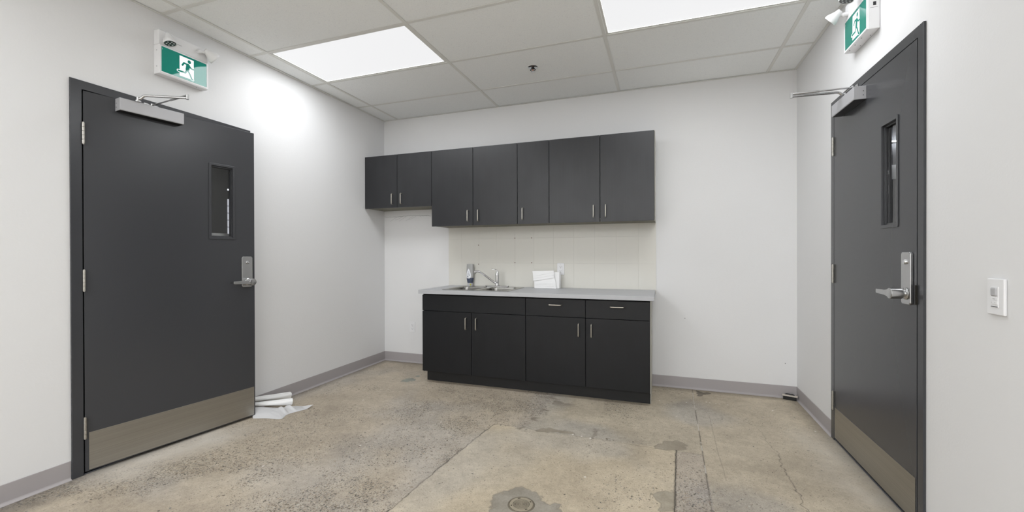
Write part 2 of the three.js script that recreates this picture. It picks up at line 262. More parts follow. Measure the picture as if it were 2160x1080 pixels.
const scuffed = canvasTex(2048, 1379, (c, w, h) => {
  c.fillStyle = '#fff'; c.fillRect(0, 0, w, h);
  const X = (x) => x / W * w, Y = (y) => h - y / H * h, r = rng(5);
  c.strokeStyle = 'rgba(70,70,72,0.55)'; c.lineWidth = 1.3;
  c.beginPath(); c.moveTo(X(0.003), Y(1.644)); for (let k = 1; k <= 24; k++) c.lineTo(X(0.003 + k * 0.0255), Y(1.644 - 0.004 * Math.sin(k * 0.35) - 0.005 * r() + (k > 17 ? 0.004 : 0))); c.stroke();
  c.strokeStyle = 'rgba(70,70,72,0.34)'; c.lineWidth = 1.0;
  for (let k = 0; k < 5; k++) { const x = 0.06 + 0.06 * k + 0.05 * r(); c.beginPath(); c.moveTo(X(x), Y(1.585 + 0.02 * r())); c.bezierCurveTo(X(x + 0.04), Y(1.60), X(x + 0.06), Y(1.625), X(x + 0.10), Y(1.636)); c.stroke(); }
  for (let k = 0; k < 5; k++) { const x = 0.46 + 0.028 * k; c.beginPath(); c.moveTo(X(x), Y(1.640)); c.lineTo(X(x + 0.02 + 0.03 * r()), Y(1.622 + 0.014 * r())); c.stroke(); }
  c.fillStyle = 'rgba(50,50,52,0.8)'; for (const [x, y] of [[3.98, 0.288], [3.2, 0.63]]) { c.beginPath(); c.arc(X(x), Y(y), 1.5, 0, 7); c.fill(); }
}, [W, H]);
smesh('wall_back', bx(0, W, 0, H + 0.25, -TH, 0, 0), std({ color: wallPaint.color, map: scuffed, roughness: 0.72, bumpMap: rollerBump, bumpScale: 0.00025 }));
smesh('wall_rear', bx(0, W, 0, H + 0.25, D, D + TH, 0), wallPaint);

// suspended ceiling: lay-in tiles (each a piece) in a painted tee grid, wall angle round the edge
const ceiling = structure('ceiling');
mesh('deck', bx(-TH, W + TH, H + 0.2, H + 0.3, -TH, D + TH, 0), wallPaint, ceiling);
const colX = [0, ...GX, W], rowZ = [0]; for (let z = GZ0; z < D; z += GS) rowZ.push(z); rowZ.push(D);
const LIGHTS = [2, 6, 10, 14].flatMap((r) => [[1, r], [3, r]]);           // column, row of the grid cells that hold a light
const unseen = [];                                 // the ceiling goes on behind the camera: joined there
for (let i = 0; i < 5; i++) for (let j = 0; j + 1 < rowZ.length; j++) {
  if (LIGHTS.some(([a, b]) => a === i && b === j)) continue;
  const g = bx(colX[i] + 0.004, colX[i + 1] - 0.004, 0, 0.015, rowZ[j] + 0.004, rowZ[j + 1] - 0.004, 0);
  if (rowZ[j] > 4.2) { unseen.push(g.translate(0, H + 0.004, 0)); continue; }
  const t = mesh('ceiling_tile', g, tileMat, ceiling); t.position.y = H + 0.0035 + 0.0012 * hash(i, j, 7);
}
mesh('ceiling_field', merge(unseen), tileMat, ceiling).userData.kind = 'stuff';
for (const x of GX) mesh('grid_tee', merge([bx(x - 0.012, x + 0.012, H, H + 0.003, 0.002, D - 0.002, 0.0006), bx(x - 0.001, x + 0.001, H + 0.003, H + 0.038, 0.002, D - 0.002, 0)]), teeMat, ceiling);
const farTees = [];
for (let j = 1; j + 1 < rowZ.length; j++) for (let i = 0; i < 5; i++) { const z = rowZ[j], g = bx(colX[i] + 0.0122, colX[i + 1] - 0.0122, H + 0.0008, H + 0.003, z - 0.012, z + 0.012, 0.0005); if (z > 4.2) farTees.push(g); else mesh('grid_tee', g, teeMat, ceiling); }
mesh('grid_tees', merge(farTees), teeMat, ceiling).userData.kind = 'stuff';
for (const g of [[0, 0.021, 0, D], [W - 0.021, W, 0, D], [0.021, W - 0.021, 0, 0.021], [0.021, W - 0.021, D - 0.021, D]]) mesh('wall_angle', bx(g[0] + 0.001, g[1] - 0.001, H - 0.0012, H + 0.0012, g[2] + 0.001, g[3] - 0.001, 0), teeMat, ceiling);

// cove base: thin vinyl with a toe that runs out over the floor
function baseboard(name, len, x, z, ry) {
  const s = new THREE.Shape(); s.moveTo(0, 0); s.lineTo(0.0165, 0); s.lineTo(0.0165, 0.0016); s.quadraticCurveTo(0.0055, 0.0048, 0.0034, 0.0155); s.lineTo(0.0032, 0.099); s.quadraticCurveTo(0.003, 0.1016, 0.001, 0.1016); s.lineTo(0, 0.1016); s.closePath();
  const o = mesh(name, extrude(s, len), vinyl); o.userData.kind = 'structure'; o.position.set(x, 0, z); o.rotation.y = ry; return o;   // profile out along +x, run along +z
}
baseboard('baseboard_left', L0 - 0.058, 0.0005, 0.002, 0);
baseboard('baseboard_left_near', D - L1 - 0.056, 0.0005, L1 + 0.053, 0);
baseboard('baseboard_back', 0.866, 0.866, 0.0005, -Math.PI / 2);
baseboard('baseboard_back_right', W - 2.922, W - 0.002, 0.0005, -Math.PI / 2);
baseboard('baseboard_right', 0.785, W - 0.0005, 0.787, Math.PI);
baseboard('baseboard_right_near', D - 1.83, W - 0.0005, D - 0.002, Math.PI);

// ------------------------------------------------------------------ ceiling lights
function ceilingLight(c, r, label, group) {
  const x0 = colX[c] + 0.0125, x1 = colX[c + 1] - 0.0125, z0 = rowZ[r] + 0.0125, z1 = rowZ[r + 1] - 0.0125, cx = (x0 + x1) / 2, cz = (z0 + z1) / 2;
  const t = thing('ceiling_light', label, 'ceiling light', [cx, H, cz], 0, group), w = (x1 - x0) / 2, d = (z1 - z0) / 2;
  const ring = rrShape(-w - 0.008, w + 0.008, -d - 0.008, d + 0.008, 0.002); ring.holes.push(rrShape(-w + 0.016, w - 0.016, -d + 0.016, d - 0.016, 0.002));
  mesh('housing', merge([extrude(ring, 0.03, 0.001).rotateX(-Math.PI / 2).translate(0, 0.0034, 0), bx(-w, w, 0.034, 0.05, -d, d, 0.001)].map(cubeUV)), teeMat, t);
  mesh('diffuser', bx(-w + 0.0165, w - 0.0165, 0.008, 0.014, -d + 0.0165, d - 0.0165, 0), std({ color: rgb(40, 40, 40), roughness: 0.6, emissive: new THREE.Color(GLOW, GLOW, GLOW * 1.01), emissiveIntensity: 1 }), t);
  const l = new THREE.RectAreaLight(new THREE.Color(0.975, 1, 1.035), PANEL[(r - 2) / 4], 2 * w - 0.034, 2 * d - 0.034);
  l.position.set(0, 0.007, 0); l.rotation.x = -Math.PI / 2; l.castShadow = true; t.add(l);
}
ceilingLight(1, 2, 'flat white ceiling light panel in full view, nearer the left exit sign');
ceilingLight(3, 2, 'flat white ceiling light panel cut off by the top edge, nearer the right door');
for (const r of [6, 10, 14]) for (const c of [1, 3]) ceilingLight(c, r, 'added fill light panel, unseen behind the camera', 'added fill panels behind the camera');  // unseen panels, added to even out the light

// ------------------------------------------------------------------ doors (local: x along the leaf from the hinges, y up, z out into the room)
const LW = 0.937;
function makeDoor(name, pos, ry, ajar, o) {
  const t = structure(name, pos, ry);
  // frame: flange on the wall's face, liner and stop inside the opening
  const a0 = -0.052, a1 = o.flange, head = o.head, top = o.top, op = o.open;
  const fl = new THREE.Shape(); [[a0, 0], [-0.003, 0], [-0.003, head], [op, head], [op, 0], [a1, 0], [a1, top], [a0, top]].forEach(([a, b], i) => i ? fl.lineTo(a, b) : fl.moveTo(a, b));
  mesh('door_frame', merge([extrude(fl, 0.0105, 0.0016).translate(0, 0, -0.0105), ...[[-0.018, -0.003, 0, head], [op, op + 0.015, 0, head], [-0.018, op + 0.015, head, head + 0.015]].map((q) => bx(q[0], q[1], q[2], q[3], -0.0105 - TH, -0.0107, 0)),
    bx(-0.003, 0.013, 0, head, -0.085, -0.052, 0.001), bx(op - 0.016, op, 0, head, -0.085, -0.052, 0.001), bx(0.013, op - 0.016, head - 0.016, head, -0.085, -0.052, 0.001)].map(cubeUV)), doorPaint, t);
  mesh('threshold', bx(0.0, op - 0.002, 0, 0.006, -0.12, -0.004, 0.002), std({ color: rgb(120, 122, 128), metalness: 0.7, roughness: 0.45 }), t);
  const y0 = o.y0, y1 = o.y1, [u0, u1, v0, v1] = o.lite;
  const s = rect(0.003, 0.003 + LW, y0, y1); s.holes.push(rect(u0 + 0.0145, u1 - 0.0145, v0 + 0.0145, v1 - 0.0145, THREE.Path));
  const leaf = mesh('door_leaf', cubeUV(extrude(s, 0.038, 0.0012).translate(0, 0, -0.038)), doorPaint, t);
  leaf.rotation.y = -ajar;
  const trimShape = rrShape(u0, u1, v0, v1, 0.006); trimShape.holes.push(rect(u0 + 0.016, u1 - 0.016, v0 + 0.016, v1 - 0.016, THREE.Path));
  const bead = rect(u0 + 0.0147, u1 - 0.0147, v0 + 0.0147, v1 - 0.0147); bead.holes.push(rect(u0 + 0.0205, u1 - 0.0205, v0 + 0.0245, v1 - 0.0245, THREE.Path));
  mesh('window_frame', merge([extrude(trimShape, 0.004, 0.0012).translate(0, 0, 0.0002), extrude(bead, 0.010, 0.001).translate(0, 0, -0.0185), extrude(bead, 0.010, 0.001).translate(0, 0, -0.0375)].map(cubeUV)), doorPaint, leaf);
  mesh('window_pane', bx(u0 + 0.0150, u1 - 0.0150, v0 + 0.0150, v1 - 0.0150, -0.0255, -0.0200, 0), glass, leaf);
  mesh('kick_plate', bx(0.018, 0.932, y0 + 0.006, o.kick, 0.0003, 0.0017, 0.0004), kickSteel, leaf, 'brushed steel kick plate');
  for (const hy of o.hinges) {
    const parts = []; const hh = 0.116, n = 5, kz = 0.0068;
    for (let k = 0; k < n; k++) parts.push(lathe([[0.0001, -hh / 2 + k * hh / n + 0.0006], [0.0062, -hh / 2 + k * hh / n + 0.0006], [0.0068, -hh / 2 + k * hh / n + 0.0014], [0.0068, -hh / 2 + (k + 1) * hh / n - 0.0014], [0.0062, -hh / 2 + (k + 1) * hh / n - 0.0006], [0.0001, -hh / 2 + (k + 1) * hh / n - 0.0006]], 20).translate(0, hy, kz));
    parts.push(bx(-0.0028, 0.0028, hy - hh / 2, hy + hh / 2, -0.03, 0.002, 0), rod([0, hy - hh / 2 - 0.003, kz], [0, hy + hh / 2 + 0.003, kz], 0.0045));
    mesh('hinge', merge(parts), hingeSteel, t);
  }
  // lever lock on a long plate
  const pu = 0.879, pw = 0.0385, ph = o.plate;
  const lock = mesh('lock_plate', extrude((() => { const c = 0.008, q = new THREE.Shape(); [[pu - pw, ph[0] + c], [pu - pw + c, ph[0]], [pu + pw - c, ph[0]], [pu + pw, ph[0] + c], [pu + pw, ph[1] - c], [pu + pw - c, ph[1]], [pu - pw + c, ph[1]], [pu - pw, ph[1] - c]].forEach(([a, b], i) => i ? q.lineTo(a, b) : q.moveTo(a, b)); return q; })(), 0.013, 0.003), steel, t);
  lock.rotation.y = -ajar;
  mesh('key_cylinder', merge([lathe([[0.0001, 0.0085], [0.0088, 0.0085], [0.0105, 0.0070], [0.0110, 0.0]]).rotateX(Math.PI / 2).translate(pu + 0.002, ph[1] - 0.044, 0.0128), bx(pu + 0.0005, pu + 0.0035, ph[1] - 0.049, ph[1] - 0.039, 0.0208, 0.0220, 0)]), chrome, lock);
  const ly = o.lever, lu = pu + 0.006;
  const lv = new THREE.Shape(); lv.moveTo(lu + 0.004, ly + 0.0205); lv.bezierCurveTo(lu - 0.03, ly + 0.017, lu - 0.04, ly + 0.0125, lu - 0.062, ly + 0.0125); lv.lineTo(lu - 0.132, ly + 0.011); lv.quadraticCurveTo(lu - 0.135, ly + 0.009, lu - 0.135, ly + 0.006); lv.lineTo(lu - 0.135, ly - 0.006); lv.lineTo(lu - 0.128, ly - 0.009); lv.lineTo(lu - 0.062, ly - 0.0115); lv.bezierCurveTo(lu - 0.04, ly - 0.012, lu - 0.03, ly - 0.018, lu + 0.004, ly - 0.0205); lv.closePath();
  mesh('lever_handle', merge([lathe([[0.0001, 0.012], [0.0265, 0.012], [0.0265, 0.018], [0.0165, 0.0205], [0.0165, 0.026], [0.0225, 0.0285], [0.0245, 0.032], [0.0245, 0.073], [0.0228, 0.0755], [0.0001, 0.0758]], 40).rotateX(Math.PI / 2).translate(lu, ly, 0),
    extrude(lv, 0.012, 0.0015).translate(0, 0, 0.0605), bx(lu - 0.135, lu - 0.124, ly - 0.0075, ly + 0.0095, 0.03, 0.066, 0.002)]), steel, lock);
  // surface closer with its two-piece arm
  const [c0, c1, d0, d1] = o.closer, cz = 0.0575;
  const cs = new THREE.Shape(); cs.moveTo(0, d0); cs.lineTo(cz - 0.006, d0); cs.quadraticCurveTo(cz, d0, cz, d0 + 0.007); cs.lineTo(cz, d1 - 0.004); cs.quadraticCurveTo(cz, d1, cz - 0.004, d1); cs.lineTo(0, d1); cs.closePath();
  const closer = mesh('door_closer', cubeUV(extrude(cs, c1 - c0, 0.0012).rotateY(-Math.PI / 2).translate(c1, 0, 0)), silverPaint, t);
  closer.rotation.y = -ajar;
  const ca = Math.cos(ajar), sa = Math.sin(ajar), toFrame = (u, y, n) => [u * ca - n * sa, y, u * sa + n * ca];
  mesh('closer_underside', bx(c0 + 0.002, c1 - 0.002, d0 - 0.0012, d0 + 0.006, 0.0005, cz - 0.0035, 0.001), blackMat, closer, 'dark slab on the underside');  // black slab let into the bottom of the closer
  for (const k of [0.3, 0.62]) for (const [a, b] of [[c0 - 0.0006, c0 + 0.001], [c1 - 0.001, c1 + 0.0006]]) mesh('screw', rod([a, d0 + 0.07 * k, 0.014], [b, d0 + 0.07 * k, 0.014], 0.0024), dark, closer);
  const P = o.pinion, Eb = o.elbow, S = o.shoe;          // all three in the frame's own coordinates
  const py = d1 + 0.018;
  const dx = Eb[0] - P[0], dz = Eb[2] - P[1], dl = Math.hypot(dx, dz), ex = dx / dl, ez = dz / dl;
  const mainPts = [[P[0], py, P[1]], [P[0] + ex * 0.014, py + 0.001, P[1] + ez * 0.014], [P[0] + ex * 0.030, Eb[1] - 0.003, P[1] + ez * 0.030], ...[0.042, 0.06, 0.09, 0.13, 0.17, 0.21].filter((q) => q < dl - 0.02).map((q) => [P[0] + ex * q, Eb[1], P[1] + ez * q]), [Eb[0], Eb[1], Eb[2]]];
  mesh('closer_arm', merge([tube(mainPts, 0.0072, 60, 10), rod([P[0], d1 - 0.002, P[1]], [P[0], d1 + 0.006, P[1]], 0.016), rod([P[0], d1 + 0.004, P[1]], [P[0], d1 + 0.026, P[1]], 0.009), rod([Eb[0], Eb[1] - 0.009, Eb[2]], [Eb[0], Eb[1] + 0.02, Eb[2]], 0.0078)]), steel, t);
  const mid = [0.55 * Eb[0] + 0.45 * S[0], 0, 0.55 * Eb[2] + 0.45 * S[2]], fy = Eb[1] + 0.015;
  mid[1] = 0.55 * fy + 0.45 * S[1];
  mesh('closer_forearm', merge([rod([Eb[0], fy, Eb[2]], mid, 0.0062), rod(mid, [S[0], S[1], S[2] + 0.012], 0.0045), rod([S[0], S[1] - 0.009, S[2] + 0.012], [S[0], S[1] + 0.009, S[2] + 0.012], 0.0085),
    bx(S[0] - 0.034, S[0] + 0.034, S[1] - 0.013, S[1] - 0.009, 0.0002, 0.034, 0.0012), bx(S[0] - 0.04, S[0] + 0.04, S[1] - 0.014, S[1] + 0.007, 0.0002, 0.004, 0.001), rod([S[0] - 0.022, S[1], 0.0002], [S[0] - 0.022, S[1], 0.008], 0.0052), rod([S[0] + 0.022, S[1], 0.0002], [S[0] + 0.022, S[1], 0.008], 0.0052)]), steel, t);
  return t;
}
const AJ = 7.97 * Math.PI / 180;
const door1 = makeDoor('door_1', [0.0105, 0, 2.698], Math.PI / 2, AJ, { flange: 1.007, open: 0.957, head: 2.118, top: 2.166, y0: 0.016, y1: 2.113, lite: [0.630, 0.801, 1.318, 1.840], kick: 0.229, hinges: [0.259, 1.070, 1.878], plate: [0.975, 1.198], lever: 1.012, closer: [0.139, 0.459, 2.040, 2.111], pinion: [0.212, 0.088], elbow: [0.338, 2.148, 0.318], shoe: [0.330, 2.137, 0] });
Object.assign(door1.userData, { label: 'dark grey steel door standing slightly ajar in the left wall, with a brushed kick plate' });
const door2 = makeDoor('door_2', [W - 0.0105, 0, 0.835], -Math.PI / 2, 0, { flange: 0.990, open: 0.948, head: 2.146, top: 2.195, y0: 0.018, y1: 2.142, lite: [0.618, 0.792, 1.333, 1.862], kick: 0.219, hinges: [0.258, 1.078, 1.897], plate: [0.978, 1.213], lever: 1.026, closer: [0.140, 0.459, 2.050, 2.121], pinion: [0.282, 0.036], elbow: [0.298, 2.155, 0.310], shoe: [0.318, 2.163, 0] });
Object.assign(door2.userData, { label: 'dark grey steel door shut in the right wall, seen steeply from the side' });
mesh('strike_plate', merge([bx(0.9435, 0.951, 0.983, 1.068, -0.03, 0.004, 0.001), bx(0.941, 0.9475, 0.983, 1.068, 0.002, 0.0075, 0.001)]), std({ color: rgb(52, 50, 46), metalness: 0.8, roughness: 0.4 }), door2);

// the unlit passages behind the two doors, seen through the small door windows
const hallPaint = std({ color: rgb(44, 45, 47), roughness: 0.8 });
const hall1 = structure('wall_passage_left');
mesh('wall', merge([bx(-3.2, -3.05, 0, 2.9, -1.4, 4.4, 0), bx(-3.05, -TH, 0, 2.9, -1.4, -1.25, 0), bx(-3.05, -TH, 0, 2.9, 4.25, 4.4, 0), bx(-3.2, -TH, 2.9, 3.0, -1.4, 4.4, 0)]), hallPaint, hall1);
mesh('half_wall', bx(-0.46, -0.17, 0, 1.374, 1.40, 1.90, 0.002), wallPaint, hall1);
const win1 = structure('window_1', [-3.045, 0, -0.421]);
mesh('window_pane', bx(0, 0.006, 1.52, 2.04, -0.016, 0.016, 0), std({ color: 0x222222, emissive: new THREE.Color(0.32, 0.33, 0.36) }), win1);
mesh('window_pane', bx(0, 0.006, 2.165, 2.19, -0.016, 0.016, 0), std({ color: 0x222222, emissive: new THREE.Color(0.6, 0.62, 0.65) }), win1);  // small lamp glow above the strip, made as one more glowing piece
for (let k = 0; k <= 5; k++) mesh('glazing_bar', bx(0.006, 0.018, 1.515 + k * 0.104, 1.523 + k * 0.104, -0.022, 0.022, 0.001), dark, win1);
const hall2 = structure('wall_passage_right');
mesh('wall', merge([bx(W + TH, 7.1, 0, 2.9, -2.15, -2.0, 0), bx(6.95, 7.1, 0, 2.9, -2.0, 3.4, 0), bx(W + TH, 7.1, 0, 2.9, 3.4, 3.55, 0), bx(W + TH, 7.1, 2.9, 3.0, -2.15, 3.55, 0)]), hallPaint, hall2);
const tubeLamp = thing('tube_lamp', 'thin lit tube lamp seen through the window of the right door', 'lamp', [5.56, 2.5, -1.965]);
mesh('tube', new THREE.CapsuleGeometry(0.0085, 0.3, 6, 16).rotateZ(Math.PI / 2), std({ color: 0xffffff, emissive: new THREE.Color(0.55, 0.57, 0.6) }), tubeLamp);
mesh('fitting', bx(-0.18, 0.18, -0.012, 0.012, -0.034, -0.009, 0.003), dark, tubeLamp);
{ const l = new THREE.PointLight(0xf4f8ff, 0.22); l.position.set(0, 0, 0.03); l.castShadow = true; tubeLamp.add(l); }
const notice = mesh('notice', bx(5.49, 5.74, 2.07, 2.235, -1.9995, -1.996, 0.0005), paper); tag(notice, 'white paper notice on the far wall, seen through the window of the right door', 'notice');

// ------------------------------------------------------------------ exit signs (local: x along the wall as seen, y up, z out)
const exitFace = canvasTex(1024, 576, (c, w, h) => {
  c.fillStyle = 'rgb(4,114,100)'; c.fillRect(0, 0, w, h);
  const U = (u) => u * w, V = (v) => v * h;
  c.fillStyle = '#fbfcff'; c.fillRect(U(0.375), V(0.08), U(0.32), V(0.83));
  c.lineCap = c.lineJoin = 'round';
  const limb = (pts, wd, col) => { c.strokeStyle = col; c.lineWidth = wd; c.beginPath(); pts.forEach(([u, v], i) => i ? c.lineTo(U(u), V(v)) : c.moveTo(U(u), V(v))); c.stroke(); };
  const G = 'rgb(4,114,100)', legB = [[0.545, 0.58], [0.50, 0.72], [0.352, 0.725]], legF = [[0.555, 0.58], [0.60, 0.70], [0.648, 0.89], [0.672, 0.90]];
  limb([[0.50, 0.72], [0.345, 0.725]], 66, '#fbfcff'); limb(legF.slice(2), 60, '#fbfcff'); limb(legB, 40, G); limb(legF, 40, G);
  limb([[0.565, 0.37], [0.55, 0.56]], 88, G); limb([[0.55, 0.345], [0.475, 0.325], [0.437, 0.44]], 40, G); limb([[0.59, 0.37], [0.638, 0.46], [0.73, 0.455]], 36, G);
  c.fillStyle = G; c.beginPath(); c.ellipse(U(0.593), V(0.205), 40, 42, 0, 0, 7); c.fill();
  c.fillStyle = '#dfeeea'; c.fillRect(U(0.02), V(0.06), 4, 34);
});
function exitSign(label, pos, ry, o) {
  const t = thing('exit_sign', label, 'exit sign', pos, ry);
  const w = o.w / 2, dp = 0.052, ym = 0.183, yt = 0.275;
  mesh('housing', merge([bx(-w, w, 0, ym - 0.0008, 0, dp, 0.003), bx(-w, w, ym + 0.0008, yt, 0, dp - 0.002, 0.004), bx(-w + 0.004, w - 0.004, ym - 0.004, ym + 0.004, 0.002, dp - 0.006, 0)]), plasticWhite, t);
  const [a0, a1, b0, b1] = o.face;
  const fr = rrShape(a0 - 0.01, a1 + 0.01, b0 - 0.01, Math.min(b1 + 0.01, ym - 0.001), 0.003); fr.holes.push(rect(a0, a1, b0, b1, THREE.Path));
  mesh('face_frame', cubeUV(extrude(fr, 0.003, 0.0008).translate(0, 0, dp - 0.0004)), plasticWhite, t);
  // lightly bowed glossy acrylic face
  const nx = 48, ny = 28, g = new THREE.PlaneGeometry(a1 - a0 - 0.0004, b1 - b0 - 0.0004, nx, ny), q = g.attributes.position;
  for (let i = 0; i < q.count; i++) { const u = g.attributes.uv.getX(i), v = g.attributes.uv.getY(i); q.setZ(i, o.bow(u, v)); }
  g.computeVertexNormals(); g.translate((a0 + a1) / 2, (b0 + b1) / 2, dp + 0.0008);
  mesh('pictogram_panel', g, phy({ map: exitFace, roughness: 0.03, ior: 1.5, emissive: new THREE.Color(1, 1, 1), emissiveMap: exitFace, emissiveIntensity: o.glow, clearcoat: 0 }), t, 'green panel with a white running figure in a doorway');
  for (const hd of o.heads) {
    const shell = lathe([[0.0001, 0], [0.012, 0.0005], [0.0155, 0.006], [0.0195, 0.022], [0.030, 0.044], [0.0345, 0.052], [0.0355, 0.062], [0.0345, 0.068], [0.032, 0.068], [0.0315, 0.0655], [0.0001, 0.0655]], 40);
    const q4 = new THREE.Quaternion().setFromUnitVectors(new THREE.Vector3(0, 1, 0), new THREE.Vector3(...hd.dir).normalize());
    const m4 = new THREE.Matrix4().compose(new THREE.Vector3(...hd.at), q4, new THREE.Vector3(1, 1, 1).multiplyScalar(hd.k || 1));
    const lamp = mesh('lamp_head', merge([shell.applyMatrix4(m4), rod([hd.joint[0], hd.joint[1], dp - 0.004], hd.joint, 0.0115), new THREE.SphereGeometry(0.0125, 20, 14).translate(...hd.joint), rod(hd.joint, new THREE.Vector3(0, 0.022, 0).applyMatrix4(m4).toArray(), 0.009)]), plasticWhite, t);
    const leds = [lathe([[0.0001, 0.0002], [0.0302, 0.0002], [0.0302, 0.0014], [0.0001, 0.0014]], 32).translate(0, 0.0656, 0)];
    mesh('lens', leds[0].applyMatrix4(m4), std({ color: rgb(70, 71, 73), roughness: 0.2 }), lamp);
    const dots = []; for (let k = 0; k < 7; k++) { const a = k / 6 * 6.283, r = k === 6 ? 0 : 0.0185; dots.push(new THREE.SphereGeometry(0.0048, 12, 8).scale(1, 0.35, 1).translate(r * Math.cos(a), 0.0672, r * Math.sin(a))); }
    mesh('led', merge(dots).applyMatrix4(m4), std({ color: rgb(205, 206, 208), roughness: 0.25 }), lamp);
  }
  for (const e of o.marks) mesh(e[0], bx(...e[1], 0), dark, t);
  for (const [sx, sy, sz] of o.screws) mesh('screw', new THREE.SphereGeometry(0.0026, 10, 8).translate(sx, sy, sz), std({ color: rgb(120, 120, 122), roughness: 0.5 }), t);
  return t;
}
exitSign('green running figure exit sign above the left door, its face mirroring a ceiling light', [0.0004, 2.345, 2.195], Math.PI / 2, { w: 0.30, face: [-0.138, 0.141, 0.016, 0.173], glow: 0.22,
  bow: (u, v) => 0.0026 * Math.sin(Math.PI * u) + 0.0008 * Math.sin(u * 6.283 + 0.5) * Math.sin(Math.PI * v),
  heads: [{ at: [-0.117, 0.255, 0.079], dir: [0.05, -0.93, 0.25], joint: [-0.117, 0.225, 0.062] }, { at: [0.112, 0.258, 0.077], dir: [0.80, -0.58, 0.24], joint: [0.088, 0.236, 0.07], k: 1.14 }],
  marks: [['printed_text', [-0.06, -0.014, 0.226, 0.2275, 0.0498, 0.0502]], ['printed_text', [-0.06, -0.052, 0.225, 0.229, 0.0498, 0.0502]]],
  screws: [[-0.1502, 0.145, 0.03], [-0.1502, 0.045, 0.03], [0.09, -0.0002, 0.03]] });
exitSign('green running figure exit sign above the right door, cut off by the top edge', [W - 0.0004, 2.369, 1.275], -Math.PI / 2, { w: 0.295, face: [-0.139, 0.134, 0.014, 0.176], glow: 0.16,
  bow: (u, v) => 0.0005 * Math.sin(Math.PI * u) + 0.0007 * Math.sin(u * 5 + v * 3),
  heads: [{ at: [-0.100, 0.238, 0.086], dir: [-0.50, -0.60, 0.66], joint: [-0.108, 0.214, 0.068] }, { at: [0.062, 0.274, 0.100], dir: [-0.05, -0.95, 0.22], joint: [0.062, 0.24, 0.074] }],
  marks: [['test_button', [0.1473, 0.1482, 0.119, 0.138, 0.017, 0.030]], ['printed_text', [0.1473, 0.1478, 0.1085, 0.1097, 0.010, 0.042]]],
  screws: [[-0.10, -0.0002, 0.044], [-0.03, -0.0002, 0.044], [0.05, -0.0002, 0.044], [-0.05, -0.0002, 0.012], [0.07, -0.0002, 0.012]] });

// ------------------------------------------------------------------ sprinkler head
{
  const t = thing('sprinkler', 'small chrome sprinkler head in the ceiling tile between the two light panels', 'sprinkler', [2.01, H + 0.0032, 0.77]); t.scale.set(1.18, 0.72, 1.18);
  mesh('escutcheon', lathe([[0.012, 0.0], [0.012, -0.006], [0.026, -0.005], [0.035, -0.0005], [0.0365, 0.0015], [0.034, 0.002]], 40), chrome, t);
  mesh('frame_arm', merge([rod([0, -0.004, 0], [0, -0.018, 0], 0.009), tube([[-0.008, -0.016, 0], [-0.016, -0.024, 0], [-0.014, -0.034, 0], [0, -0.044, 0]], 0.0032, 20, 8), tube([[0.008, -0.016, 0], [0.016, -0.024, 0], [0.014, -0.034, 0], [0, -0.044, 0]], 0.0032, 20, 8), rod([0, -0.042, 0], [0, -0.048, 0], 0.005)]), dark, t);
  mesh('bulb', new THREE.CapsuleGeometry(0.0028, 0.016, 4, 10).translate(0, -0.03, 0), std({ color: rgb(190, 110, 60), roughness: 0.2 }), t);
  const teeth = [cyl(0.008, 0.008, 0.0014, 24)]; for (let k = 0; k < 10; k++) teeth.push(bx(0.007, 0.0145, -0.0007, 0.0007, -0.0022, 0.0022, 0).rotateY(k * 0.6283));
  mesh('deflector', merge(teeth).translate(0, -0.0492, 0), chrome, t);
}

// ------------------------------------------------------------------ kitchenette
function pull(len, z, vertical = true) {          // bent-bar pull, middle at the origin's x/y, feet at z
  const h = len / 2, o = 0.027, r = 0.011, a = (s) => vertical ? [0, s, 0] : [s, 0, 0], p = (s, d) => { const q = a(s); q[2] = z + d; return q; };
  const c = new THREE.CurvePath(), v = (q) => new THREE.Vector3(...q);
  c.add(new THREE.LineCurve3(v(p(h, 0)), v(p(h, o - r)))); c.add(new THREE.QuadraticBezierCurve3(v(p(h, o - r)), v(p(h, o)), v(p(h - r, o)))); c.add(new THREE.LineCurve3(v(p(h - r, o)), v(p(-h + r, o)))); c.add(new THREE.QuadraticBezierCurve3(v(p(-h + r, o)), v(p(-h, o)), v(p(-h, o - r)))); c.add(new THREE.LineCurve3(v(p(-h, o - r)), v(p(-h, 0))));
  return new THREE.TubeGeometry(c, 64, 0.0042, 10);
}
const gap = 0.0023;
function upperCabinet(label, x0, x1, y0, doors, lastEnd) {
  const t = thing('wall_cabinet', label, 'cabinet', [x0, y0, 0.0065]); const w = x1 - x0, h = 2.252 - y0, d = 0.3165, k = 0.016;
  mesh('carcass', merge([bx(0.0006, k, 0.0215, h, 0, d, 0.0005), bx(w - k, w - 0.0006, 0.0215, h, 0, d, 0.0005), bx(k, w - k, h - k, h, 0, d, 0.0005), bx(k, w - k, 0.06, h - k, 0, 0.006, 0)]), carcassDark, t);
  mesh('bottom_panel', bx(0.0004, w - 0.0004, 0.005, 0.021, 0, d - 0.0005, 0.0005), underside, t, 'drab underside panel');
  if (lastEnd) mesh('end_panel', bx(w - 0.0003, w + 0.004, 0.0, h, 0.001, d + 0.004, 0.0005), melamine, t, 'pale end panel');
  for (const [a, b, hx] of doors) {
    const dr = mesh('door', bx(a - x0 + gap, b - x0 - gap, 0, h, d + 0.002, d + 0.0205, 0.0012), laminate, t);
    mesh('handle', pull(0.108, d + 0.0205).translate(hx - x0, (y0 > 1.6 ? 1.788 : 1.586) - y0, 0), nickel, dr);
  }
}
upperCabinet('short two-door black wall cabinet against the left wall, hung over the empty gap', 0.003, 0.815, 1.700, [[0.003, 0.409, 0.355], [0.409, 0.815, 0.4635]]);
upperCabinet('tall two-door black wall cabinet over the sink and faucet', 0.815, 1.728, 1.492, [[0.815, 1.272, 1.222], [1.272, 1.728, 1.332]]);
